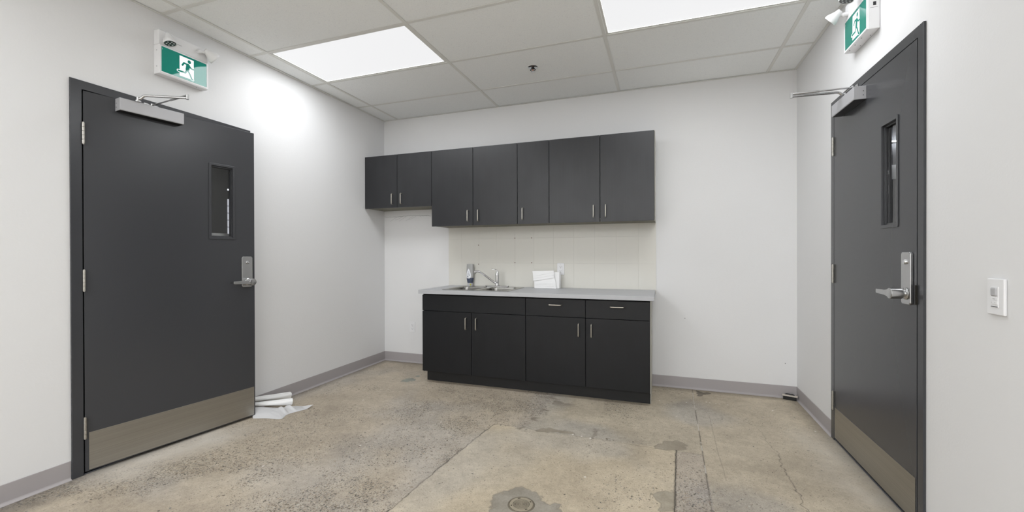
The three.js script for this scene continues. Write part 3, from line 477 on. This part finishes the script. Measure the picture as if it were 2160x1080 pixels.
upperCabinet('narrow one-door black wall cabinet, only one in the upper row with a single door', 1.728, 2.034, 1.492, [[1.728, 2.034, 1.783]]);
upperCabinet('two-door black wall cabinet at the free end of the row, pale end panel', 2.034, 2.948, 1.492, [[2.034, 2.494, 2.439], [2.494, 2.948, 2.544]], true);

function baseCabinet(label, x0, x1, fronts, doors, end) {
  const t = thing('base_cabinet', label, 'cabinet', [x0, 0, 0.007]); const w = x1 - x0, d = 0.585, k = 0.016, top = 0.841;
  const side = (a) => { const s = new THREE.Shape(); [[0, 0], [0.515, 0], [0.515, 0.104], [d, 0.104], [d, top], [0, top]].forEach(([p, q], i) => i ? s.lineTo(p, q) : s.moveTo(p, q)); return cubeUV(extrude(s, k - 0.001).rotateY(-Math.PI / 2).translate(a + k - 0.0005, 0, 0)); };
  mesh('carcass', merge([side(0), side(w - k), bx(k, w - k, 0.106, 0.122, 0, d, 0), bx(k, w - k, 0.122, top, 0, 0.006, 0), bx(k, w - k, top - 0.09, top, d - 0.018, d - 0.001, 0)].map((g) => g)), carcassDark, t);
  mesh('toe_kick', bx(end === 'left' ? 0.012 : 0, w - (end === 'right' ? 0.006 : 0), 0.001, 0.1045, 0.505, 0.5165, 0.0005), toeBlack, t);
  if (end === 'right') { const s = new THREE.Shape(); [[0.001, 0], [0.514, 0], [0.514, 0.104], [d + 0.001, 0.104], [d + 0.001, top - 0.001], [0.001, top - 0.001]].forEach(([p, q], i) => i ? s.lineTo(p, q) : s.moveTo(p, q)); mesh('end_panel', cubeUV(extrude(s, 0.004).rotateY(-Math.PI / 2).translate(w + 0.0035, 0, 0)), melamine, t, 'pale end panel'); }
  for (const [a, b, hx] of fronts) { const f = mesh(hx ? 'drawer' : 'false_front', bx(a - x0 + gap, b - x0 - gap, 0.6825, 0.829, d + 0.002, d + 0.0205, 0.0012), laminateShaded, t); if (hx) mesh('handle', pull(0.107, d + 0.0205, false).translate(hx - x0, 0.7815, 0), nickel, f); }
  for (const [a, b, hx] of doors) { const f = mesh('door', bx(a - x0 + gap, b - x0 - gap, 0.112, 0.6785, d + 0.002, d + 0.0205, 0.0012), laminateShaded, t); mesh('handle', pull(0.105, d + 0.0205).translate(hx - x0, 0.5805, 0), nickel, f); }
}
baseCabinet('black two-door base cabinet under the sink, without drawers', 0.867, 1.892, [[0.867, 1.892, 0]], [[0.867, 1.377, 1.327], [1.377, 1.892, 1.429]], 'left');
baseCabinet('black base cabinet with two drawers over two doors, right of the sink cabinet', 1.892, 2.917, [[1.892, 2.410, 2.155], [2.410, 2.917, 2.665]], [[1.892, 2.410, 2.354], [2.410, 2.917, 2.460]], 'right');

// worktop with a cut-out for the sink
const CT = 0.877;
{
  const s = rect(0.845, 2.948, -0.645, -0.0068); s.holes.push(rrShape(1.062, 1.698, -0.553, -0.098, 0.03));
  const o = mesh('countertop', cubeUV(extrude(s, 0.035, 0.0014).rotateX(-Math.PI / 2).translate(0, CT - 0.035, 0)), counterLam); tag(o, 'light grey laminate worktop with a square front edge over the base cabinets', 'worktop');
}
// double bowl sink: rim plus two bowls let into the worktop
{
  const t = thing('sink', 'stainless steel double bowl sink set into the grey worktop', 'sink', [0, CT, 0]);
  const bowls = [[1.083, 1.362, 0.172, 0.535], [1.402, 1.680, 0.172, 0.535]];
  const s = rrShape(1.046, 1.714, -0.570, -0.080, 0.02); for (const [a, b, c, d] of bowls) s.holes.push(rrShape(a, b, -d, -c, 0.055));
  mesh('rim', extrude(s, 0.004, 0.0012, 16).rotateX(-Math.PI / 2).translate(0, 0.0002, 0), basin, t);
  for (const [a, b, c, d] of bowls) {
    const ring = (inset, y, rr) => { const p = rrShape(a + inset, b - inset, c + inset, d - inset, rr).getPoints(10); if (p[0].distanceTo(p[p.length - 1]) < 1e-6) p.pop(); return p.map((q) => [q.x, y, q.y]); };
    const R = [ring(-0.001, 0.0035, 0.056), ring(0.003, 0.001, 0.054), ring(0.006, -0.006, 0.052), ring(0.012, -0.12, 0.05), ring(0.02, -0.137, 0.045), ring(0.04, -0.146, 0.035), ring(0.1, -0.149, 0.02)];
    const cx = (a + b) / 2, cz = (c + d) / 2; R.push(R[0].map(() => [cx, -0.152, cz]));
    const bowl = mesh('bowl', loft(R), Object.assign(basin.clone(), { side: THREE.DoubleSide }), t);
    mesh('strainer', lathe([[0.0001, 0.0], [0.03, 0.0], [0.033, 0.003], [0.042, 0.004], [0.044, 0.0015]], 28).translate(cx, -0.1495, cz), chrome, bowl);
  }
}
// faucet
{
  const t = thing('faucet', 'chrome single lever kitchen faucet standing at the back of the sink', 'faucet', [1.437, CT + 0.0044, 0.122]);
  mesh('deck_plate', extrude(rrShape(-0.127, 0.127, -0.028, 0.028, 0.0278), 0.014, 0.006, 20).rotateX(-Math.PI / 2), chrome, t);
  mesh('body', lathe([[0.0001, 0.012], [0.026, 0.012], [0.022, 0.018], [0.0165, 0.026], [0.0165, 0.042], [0.0178, 0.046], [0.0182, 0.112], [0.0192, 0.115], [0.0192, 0.120], [0.0182, 0.122], [0.0175, 0.135], [0.014, 0.150], [0.008, 0.158], [0.0001, 0.160]], 36), chrome, t);
  const sweep = (pts, rad) => { const c = new THREE.CatmullRomCurve3(pts.map((q) => new THREE.Vector3(...q))), n = 28, k = 14, fr = c.computeFrenetFrames(n, false), rings = []; for (let i = 0; i <= n; i++) { const p = c.getPointAt(i / n), [ra, rb] = rad(i / n), r = []; const side = new THREE.Vector3(0, 0, 1), up = side.clone().cross(c.getTangentAt(i / n)).normalize(); for (let j = 0; j < k; j++) { const a = j / k * 6.2832; r.push(p.clone().addScaledVector(side, ra * Math.cos(a)).addScaledVector(up, rb * Math.sin(a)).toArray()); } rings.push(r); } rings.unshift(rings[0].map(() => c.getPointAt(0).toArray())); rings.push(rings[1].map(() => c.getPointAt(1).toArray())); return loft(rings); };
  mesh('lever', sweep([[0.009, 0.132, 0], [0.006, 0.150, 0.001], [-0.004, 0.166, 0.003], [-0.022, 0.174, 0.006], [-0.040, 0.175, 0.009], [-0.055, 0.182, 0.011]], (f) => [mix(0.011, 0.0085, f), mix(0.009, 0.0042, Math.min(1, f * 1.6))]), chrome, t);
  const sp = mesh('spout', tube([[0.0, 0.03, 0.004], [-0.020, 0.040, 0.014], [-0.060, 0.075, 0.034], [-0.100, 0.110, 0.056], [-0.128, 0.134, 0.072], [-0.150, 0.150, 0.086], [-0.170, 0.157, 0.098], [-0.192, 0.157, 0.110]], 0.0098, 60, 18), chrome, t);
  mesh('aerator', lathe([[0.0001, 0.012], [0.0105, 0.012], [0.0118, 0.009], [0.0118, -0.006], [0.0108, -0.014], [0.0092, -0.0145], [0.0001, -0.0135]], 24).translate(-0.193, 0.153, 0.1105), chrome, sp);
}
// dish soap bottle, standing on its cap
{
  const t = thing('soap_bottle', 'grey squeeze bottle with white label and dark blue band, behind the sink', 'bottle', [1.101, CT + 0.0002, 0.043]);
  const ring = (y, a, b) => Array.from({ length: 36 }, (_, j) => { const q = j / 36 * 6.2832, c = Math.cos(q), s = Math.sin(q); return [Math.sign(c) * a * Math.pow(Math.abs(c), 0.75), y, Math.sign(s) * b * Math.pow(Math.abs(s), 0.75)]; });
  const A = (y) => y < 0.034 ? 0.0285 : y < 0.085 ? mix(0.0295, 0.0375, smooth(0.03, 0.085, y)) : mix(0.0375, 0.0395, smooth(0.085, 0.13, y)) - 0.0025 * smooth(0.17, 0.228, y);
  const B = (y) => 0.021 - 0.004 * smooth(0.12, 0.23, y) - 0.002 * smooth(0.05, 0.0, y);
  const shell = (ys, grow, cap) => { const R = ys.map((y) => ring(y, A(y) + grow, B(y) + grow)); if (cap[0]) R.unshift(R[0].map((q) => [0, ys[0], 0])); if (cap[1]) { const y = ys[ys.length - 1]; R.push(ring(y + 0.003, A(y) - 0.006, B(y) - 0.005), R[0].map(() => [0, y + 0.002, 0])); } return loft(R); };
  const ys = (a, b, n) => Array.from({ length: n + 1 }, (_, i) => mix(a, b, i / n));
  mesh('body', shell(ys(0.032, 0.2285, 20), 0, [1, 1]), phy({ color: rgb(186, 186, 184), roughness: 0.35, transmission: 0.25, thickness: 0 }), t);
  mesh('cap', shell(ys(0, 0.0315, 6), 0.0006, [1, 1]), std({ color: rgb(188, 188, 192), roughness: 0.45 }), t, 'pale grey cap');
  mesh('label_band', shell(ys(0.033, 0.085, 10), 0.0007, [0, 0]), std({ color: rgb(62, 70, 88), roughness: 0.4, side: THREE.DoubleSide }), t, 'dark blue band');
  // teardrop label wrapped on the front
  const labelTex = canvasTex(256, 384, (c, w, h) => { c.fillStyle = '#eceef2'; c.fillRect(0, 0, w, h); const r = rng(11); c.strokeStyle = '#80838c'; c.lineWidth = 8; for (const y of [110, 150, 178, 205, 235, 262]) { c.beginPath(); c.moveTo(40 + 40 * r(), y); c.lineTo(150 + 70 * r(), y + 4); c.stroke(); } c.fillStyle = '#5a5f69'; c.fillRect(64, 290, 50, 52); c.fillRect(176, 232, 22, 46); });
  const pts = [], uvs = [], idx = [], n = 22, m = 12;
  for (let i = 0; i <= n; i++) { const v = i / n, y = 0.080 + 0.102 * v, hw = 0.027 * Math.pow(Math.sin(Math.PI * Math.min(1, 0.10 + 0.90 * Math.pow(v, 0.62))), 0.75) + 0.001; for (let j = 0; j <= m; j++) { const x = -0.010 + hw * (2 * j / m - 1), a = A(y) + 0.001, b = B(y) + 0.0012, q = Math.min(0.995, Math.abs(x) / a), z = b * Math.pow(1 - Math.pow(q, 2.667), 0.375); pts.push(x, y, z); uvs.push(j / m, v); } }
  for (let i = 0; i < n; i++) for (let j = 0; j < m; j++) { const a = i * (m + 1) + j; idx.push(a, a + 1, a + m + 1, a + 1, a + m + 2, a + m + 1); }
  const g = new THREE.BufferGeometry(); g.setAttribute('position', new THREE.Float32BufferAttribute(pts, 3)); g.setAttribute('uv', new THREE.Float32BufferAttribute(uvs, 2)); g.setIndex(idx); g.computeVertexNormals();
  mesh('label', g, std({ map: labelTex, roughness: 0.4, side: THREE.DoubleSide }), t, 'white teardrop label with fine print');
  mesh('sticker', new THREE.CircleGeometry(0.0085, 20).translate(0.012, 0.017, B(0.017) + 0.0012), std({ color: rgb(196, 190, 62), roughness: 0.5, side: THREE.DoubleSide }), t, 'yellow green dot');
}
// folded paper standing against the splash
function foldedPaper(label, pos, rot, w, h, d, n, slant) {
  const t = thing('folded_paper', label, 'paper', pos); t.rotation.set(...rot);
  for (let k = 0; k < n; k++) { const z0 = -d / 2 + d * k / n, e = 0.0022 * (hash(k, n, 3) - 0.5), f = 0.0016 * (hash(k, n, 5) - 0.5); const g = bx(-w / 2 + e, w / 2 + e, f, h + f, z0, z0 + d / n * 0.93, Math.min(0.0018, d / n * 0.4)); const q = g.attributes.position; for (let i = 0; i < q.count; i++) q.setX(i, q.getX(i) + slant * q.getY(i)); mesh('sheet', g, paper, t); }
}
foldedPaper('thick straight stack of folded white paper at the back, under the splash outlet', [1.960, CT + 0.0003, 0.082], [-0.03, 0, 0], 0.225, 0.158, 0.062, 9, 0.02);
function slantedPaper(label, pos, rx, poly, step, n) {   // sheets of one outline; each in front ends a little higher, so their edges show as steps
  const t = thing('folded_paper', label, 'paper', pos); t.rotation.x = rx;
  for (let k = 0; k < n; k++) {
    const sh = new THREE.Shape(); poly.forEach(([x, y], i) => { const low = i >= 2, yy = y + (low ? step * k * (0.75 + 0.5 * hash(i, k, 19)) : 0), xx = x + 0.0015 * (hash(i, k, 17) - 0.5); i ? sh.lineTo(xx, yy) : sh.moveTo(xx, yy); });
    mesh('sheet', cubeUV(extrude(sh, 0.0016, 0.0004).translate(0, 0, k * 0.0020)), paper, t);
  }
}
slantedPaper('lower slanted bundle of folded white paper leaning on the stack behind', [1.934, CT + 0.0012, 0.121], -0.04, P2('-0.110,0.088 0.092,0.112 0.112,0.000 -0.1056,0.000'), 0.019, 3);
slantedPaper('upper slanted bundle of folded white paper lapped over the lower one', [1.934, CT + 0.0012, 0.1295], -0.04, P2('-0.125,0.166 0.088,0.172 0.0926,0.104 -0.1135,0.070'), 0.022, 3);

// splash of wide cream tiles, with the plugs of old fixings
{
  const t = thing('tile_splash', 'cream tiled splash between the worktop and the wall cabinets', 'backsplash');
  const xs = [0.8295]; for (let k = 0; k < 10; k++) xs.push(0.984 + 0.2019 * k); xs.push(2.955);
  mesh('grout_bed', bx(0.8285, 2.9555, 0.845, 1.4975, 0.0004, 0.0053, 0.0005), grout, t);
  const rows = [CT + 0.0012, 1.119, 1.3735, 1.4965], g = 0.0005;
  for (let i = 0; i + 1 < xs.length; i++) for (let j = 0; j < 3; j++) { const m = mesh('tile', bx(xs[i] + (i ? g : 0), xs[i + 1] - (i + 2 < xs.length ? g : 0), rows[j] + (j ? g : 0), rows[j + 1] - g, 0.0012, 0.0060 + 0.0003 * hash(i, j, 9), 0.0007), ceramic, t); m.userData.tile = 1; }
  for (const [x, y] of P2('1.587,1.374 1.764,1.374 1.182,1.307 1.181,1.106 1.587,1.122 1.765,1.123')) mesh('wall_plug', lathe([[0.0001, 0.001], [0.0028, 0.001], [0.0046, 0.0004], [0.005, 0]], 14).rotateX(Math.PI / 2).translate(x, y, 0.0062), std({ color: rgb(92, 44, 30), roughness: 0.8 }), t, 'rusty dark wall plug');
}
// outlets
function outlet(label, x, y, z, decora) {
  const t = thing('wall_outlet', label, 'outlet', [x, y, z]);
  mesh('cover_plate', extrude(rrShape(-0.035, 0.035, -0.0575, 0.0575, 0.004), 0.0055, 0.002), plasticWhite, t);
  const parts = decora ? [extrude(rrShape(-0.0165, 0.0165, -0.0335, 0.0335, 0.002), 0.003, 0.0008).translate(0, 0, 0.0052)] : [0.0195, -0.0195].map((q) => extrude(rrShape(-0.0168, 0.0168, q - 0.0142, q + 0.0142, 0.008), 0.0028, 0.0008).translate(0, 0, 0.0052));
  const rec = mesh('receptacle', merge(parts), plasticWhite, t);
  const zf = decora ? 0.0083 : 0.0081, sl = [];
  for (const q of [0.0195, -0.0195]) sl.push(bx(-0.0078, -0.0055, q - 0.001, q + 0.008, zf - 0.001, zf, 0), bx(0.0055, 0.0075, q, q + 0.0075, zf - 0.001, zf, 0), rod([0, q - 0.0075, zf - 0.001], [0, q - 0.0075, zf], 0.0027));
  for (const g of sl) mesh('slot', g, dark, rec);
  if (decora) { mesh('reset_button', bx(-0.006, -0.0015, -0.0028, 0.0028, zf - 0.001, zf + 0.0006, 0.0004), plasticWhite, rec); mesh('test_button', bx(0.0015, 0.006, -0.0028, 0.0028, zf - 0.001, zf + 0.0006, 0.0004), plasticWhite, rec); }
  for (const q of decora ? [0.048, -0.048] : [0]) mesh('screw', rod([0, q, 0.0045], [0, q, 0.006], 0.003), std({ color: rgb(205, 205, 206), roughness: 0.4 }), t);
}
outlet('white wall outlet low on the back wall, left of the base cabinets', 0.369, 0.4005, 0.0003, false);
outlet('white wall outlet on the tiled splash, partly behind the folded paper', 2.0655, 1.0625, 0.0065, true);
// occupancy switch right of the right door
{
  const t = thing('wall_switch', 'white sensor wall switch beside the right door', 'switch', [W - 0.0004, 1.061, 2.236], -Math.PI / 2);
  mesh('cover_plate', extrude(rrShape(-0.0385, 0.0385, -0.0605, 0.0605, 0.003), 0.009, 0.003), plasticWhite, t);
  mesh('insert', extrude(rrShape(-0.0165, 0.0165, -0.0355, 0.034, 0.0015), 0.0025, 0.0006).translate(0, 0, 0.0086), plasticWhite, t);
  mesh('sensor_lens', new RoundedBoxGeometry(0.026, 0.0285, 0.010, 4, 0.0045).translate(0, 0.0165, 0.0105), std({ color: rgb(178, 178, 180), roughness: 0.35 }), t, 'grey sensor lens');
  mesh('button', bx(-0.015, 0.015, -0.012, -0.0025, 0.0105, 0.0125, 0.0006), plasticWhite, t); mesh('button', bx(-0.015, 0.015, -0.0255, -0.013, 0.0105, 0.0125, 0.0006), plasticWhite, t);
  mesh('mark', merge([bx(-0.005, 0.005, -0.0082, -0.0065, 0.0124, 0.0127, 0), bx(-0.0105, -0.0085, -0.0205, -0.018, 0.0124, 0.0127, 0), bx(0.0045, 0.0065, -0.0205, -0.018, 0.0124, 0.0127, 0)]), std({ color: rgb(150, 150, 152), roughness: 0.6 }), t);
  mesh('lower_slot', bx(-0.0155, 0.0155, -0.0338, -0.0318, 0.0105, 0.0114, 0), dark, t);
}

// ------------------------------------------------------------------ on the floor
{
  const t = thing('floor_drain', 'round metal cleanout cover with concentric rings, set in the concrete', 'drain cover', [2.362, 0, 2.172]);
  mesh('rim', lathe([[0.0575, 0.0004], [0.0575, 0.0026], [0.061, 0.0032], [0.064, 0.0022], [0.066, 0.0002]], 56), std({ color: rgb(118, 110, 96), metalness: 0.4, roughness: 0.6 }), t);
  const prof = [[0.0001, 0.0026]]; for (let k = 0; k < 7; k++) { const r = 0.0055 + k * 0.0055; prof.push([r - 0.0009, 0.0034], [r - 0.0008, 0.0012], [r + 0.0018, 0.0012], [r + 0.0019, 0.0034]); } prof.push([0.0555, 0.0034], [0.0568, 0.0018], [0.0568, 0.0004]);
  const cover = mesh('cover', lathe(prof, 64), std({ color: rgb(160, 151, 132), metalness: 0.25, roughness: 0.6 }), t);
  const grime = std({ color: rgb(70, 63, 52), roughness: 0.9 });
  for (let k = 0; k < 7; k++) { const r = 0.0055 + k * 0.0055; mesh('ring_groove', lathe([[r - 0.0008, 0.0005], [r - 0.0007, 0.0029], [r + 0.0017, 0.0029], [r + 0.0018, 0.0005]], 64), grime, cover); }
  for (const [a, l] of [[2.1, 0.014], [-0.75, 0.012], [0.7, 0.008], [3.7, 0.008]]) mesh('lug', bx(-l / 2, l / 2, 0.0026, 0.0042, -0.003, 0.003, 0.0004).rotateY(a + 1.57).translate(0.0485 * Math.cos(a), 0, -0.0485 * Math.sin(a)), grime, cover);
}
const film = phy({ color: rgb(232, 232, 233), roughness: 0.3, transmission: 0.25, thickness: 0, side: THREE.DoubleSide });
const filmRoll = std({ color: rgb(240, 240, 239), roughness: 0.35 });
function roll(label, a, b, ra, rb, flat) {
  const t = thing('plastic_roll', label, 'plastic sheeting', a);
  const d = new THREE.Vector3(...b).sub(new THREE.Vector3(...a)), R = [], n = 16, k = 40, u = new THREE.Vector3(0, 1, 0), s = d.clone().normalize().cross(u).normalize(), v = s.clone().cross(d.clone().normalize()).normalize();
  const ringAt = (f, g, j) => { const r = mix(ra, rb, f), c = d.clone().multiplyScalar(f); return Array.from({ length: k }, (_, i) => { const q = i / k * 6.2832, w = 1 + g * (0.05 * Math.sin(3 * q + f * 5) + 0.04 * Math.sin(5 * q - f * 7)); return c.clone().addScaledVector(s, r * w * Math.cos(q) * flat).addScaledVector(v, r * w * Math.sin(q) / flat).toArray(); }); };
  for (let i = 0; i <= n; i++) R.push(ringAt(i / n, 1, i));
  const inner = (f, sc) => ringAt(f, 1).map((p) => { const c = d.clone().multiplyScalar(f); return [c.x + (p[0] - c.x) * sc, c.y + (p[1] - c.y) * sc, c.z + (p[2] - c.z) * sc]; });
  R.push(inner(1.002, 0.9), inner(0.95, 0.82), inner(0.95, 0.01)); R.unshift(inner(-0.002, 0.01));
  mesh('roll_body', loft(R), Object.assign(filmRoll.clone(), { side: THREE.DoubleSide }), t);
  const seam = []; for (let i = 0; i <= 20; i++) { const f = i / 20, r = mix(ra, rb, f); seam.push(d.clone().multiplyScalar(f).addScaledVector(s, r * 1.03 * flat * 0.55).addScaledVector(v, r * 0.86 / flat).toArray()); }
  mesh('loose_edge', tube(seam, 0.0016, 30, 6), filmRoll, t);
}
roll('white roll of plastic sheeting lying against the baseboard, behind the other roll', [0.030, 0.098, 1.715], [0.080, 0.040, 1.400], 0.016, 0.0275, 1.0);
roll('white roll of plastic sheeting in front, lying on the loose sheet', [0.050, 0.066, 1.730], [0.203, 0.033, 1.492], 0.015, 0.0275, 1.06);
{
  const front = P2('0.155,1.80 0.25,1.765 0.363,1.737 0.335,1.660 0.358,1.578 0.385,1.52 0.405,1.475'), back = P2('0.082,1.742 0.118,1.672 0.152,1.606 0.190,1.545 0.240,1.500 0.31,1.482 0.400,1.473');
  const cf = new THREE.CatmullRomCurve3(front.map(([x, z]) => new THREE.Vector3(x, 0, z)), false, 'chordal'), cb = new THREE.CatmullRomCurve3(back.map(([x, z]) => new THREE.Vector3(x, 0, z)), false, 'chordal');
  const n = 60, m = 20, pos = [], idx = [];
  for (let i = 0; i <= n; i++) for (let j = 0; j <= m; j++) { const f = i / n, g = j / m, a = cf.getPoint(f), b = cb.getPoint(f), p = a.lerp(b, g); let y = 0.002 + 0.020 * smooth(0.80, 1.0, f) + 0.050 * smooth(0.5, 0.0, f) * Math.pow(g, 1.3) + 0.024 * Math.sin(Math.PI * g) * Math.sin(Math.PI * Math.min(1, f * 1.25)) * (0.5 + 0.8 * fbm(f * 6, g * 3, 201, 3)) + 0.018 * Math.max(0, Math.sin(f * 40 + g * 7)) * smooth(0.3, 0.45, f) * smooth(0.7, 0.55, f) * Math.sin(Math.PI * g); pos.push(p.x, y, p.z); }
  for (let i = 0; i < n; i++) for (let j = 0; j < m; j++) { const a = i * (m + 1) + j; idx.push(a, a + m + 1, a + 1, a + 1, a + m + 1, a + m + 2); }
  const g = new THREE.BufferGeometry(); g.setAttribute('position', new THREE.Float32BufferAttribute(pos, 3)); g.setIndex(idx); g.computeVertexNormals(); g.setAttribute('uv', new THREE.Float32BufferAttribute(new Float32Array(pos.length / 3 * 2), 2));
  tag(mesh('plastic_sheet', g, film), 'thin crumpled sheet of clear white plastic spread on the floor by the left door', 'plastic sheeting');
}
{
  const t = thing('black_block', 'small black block with a pale top strip, on the floor in the right corner', 'block', [4.000, 0, 0.048], -0.33);
  mesh('block', bx(-0.046, 0.046, 0.0005, 0.030, -0.016, 0.012, 0.002), blackMat, t);
  mesh('top_strip', bx(-0.053, 0.055, 0.030, 0.0385, -0.018, 0.015, 0.002), std({ color: rgb(196, 188, 178), roughness: 0.5 }), t, 'pale strip');
  mesh('clip', tube([[-0.032, 0.036, -0.011], [-0.022, 0.042, -0.011], [-0.008, 0.0425, -0.011], [0.006, 0.041, -0.011], [0.018, 0.0425, -0.011], [0.032, 0.036, -0.011]], 0.0055, 40, 10), blackMat, t);
}

renderer.render(scene, camera);
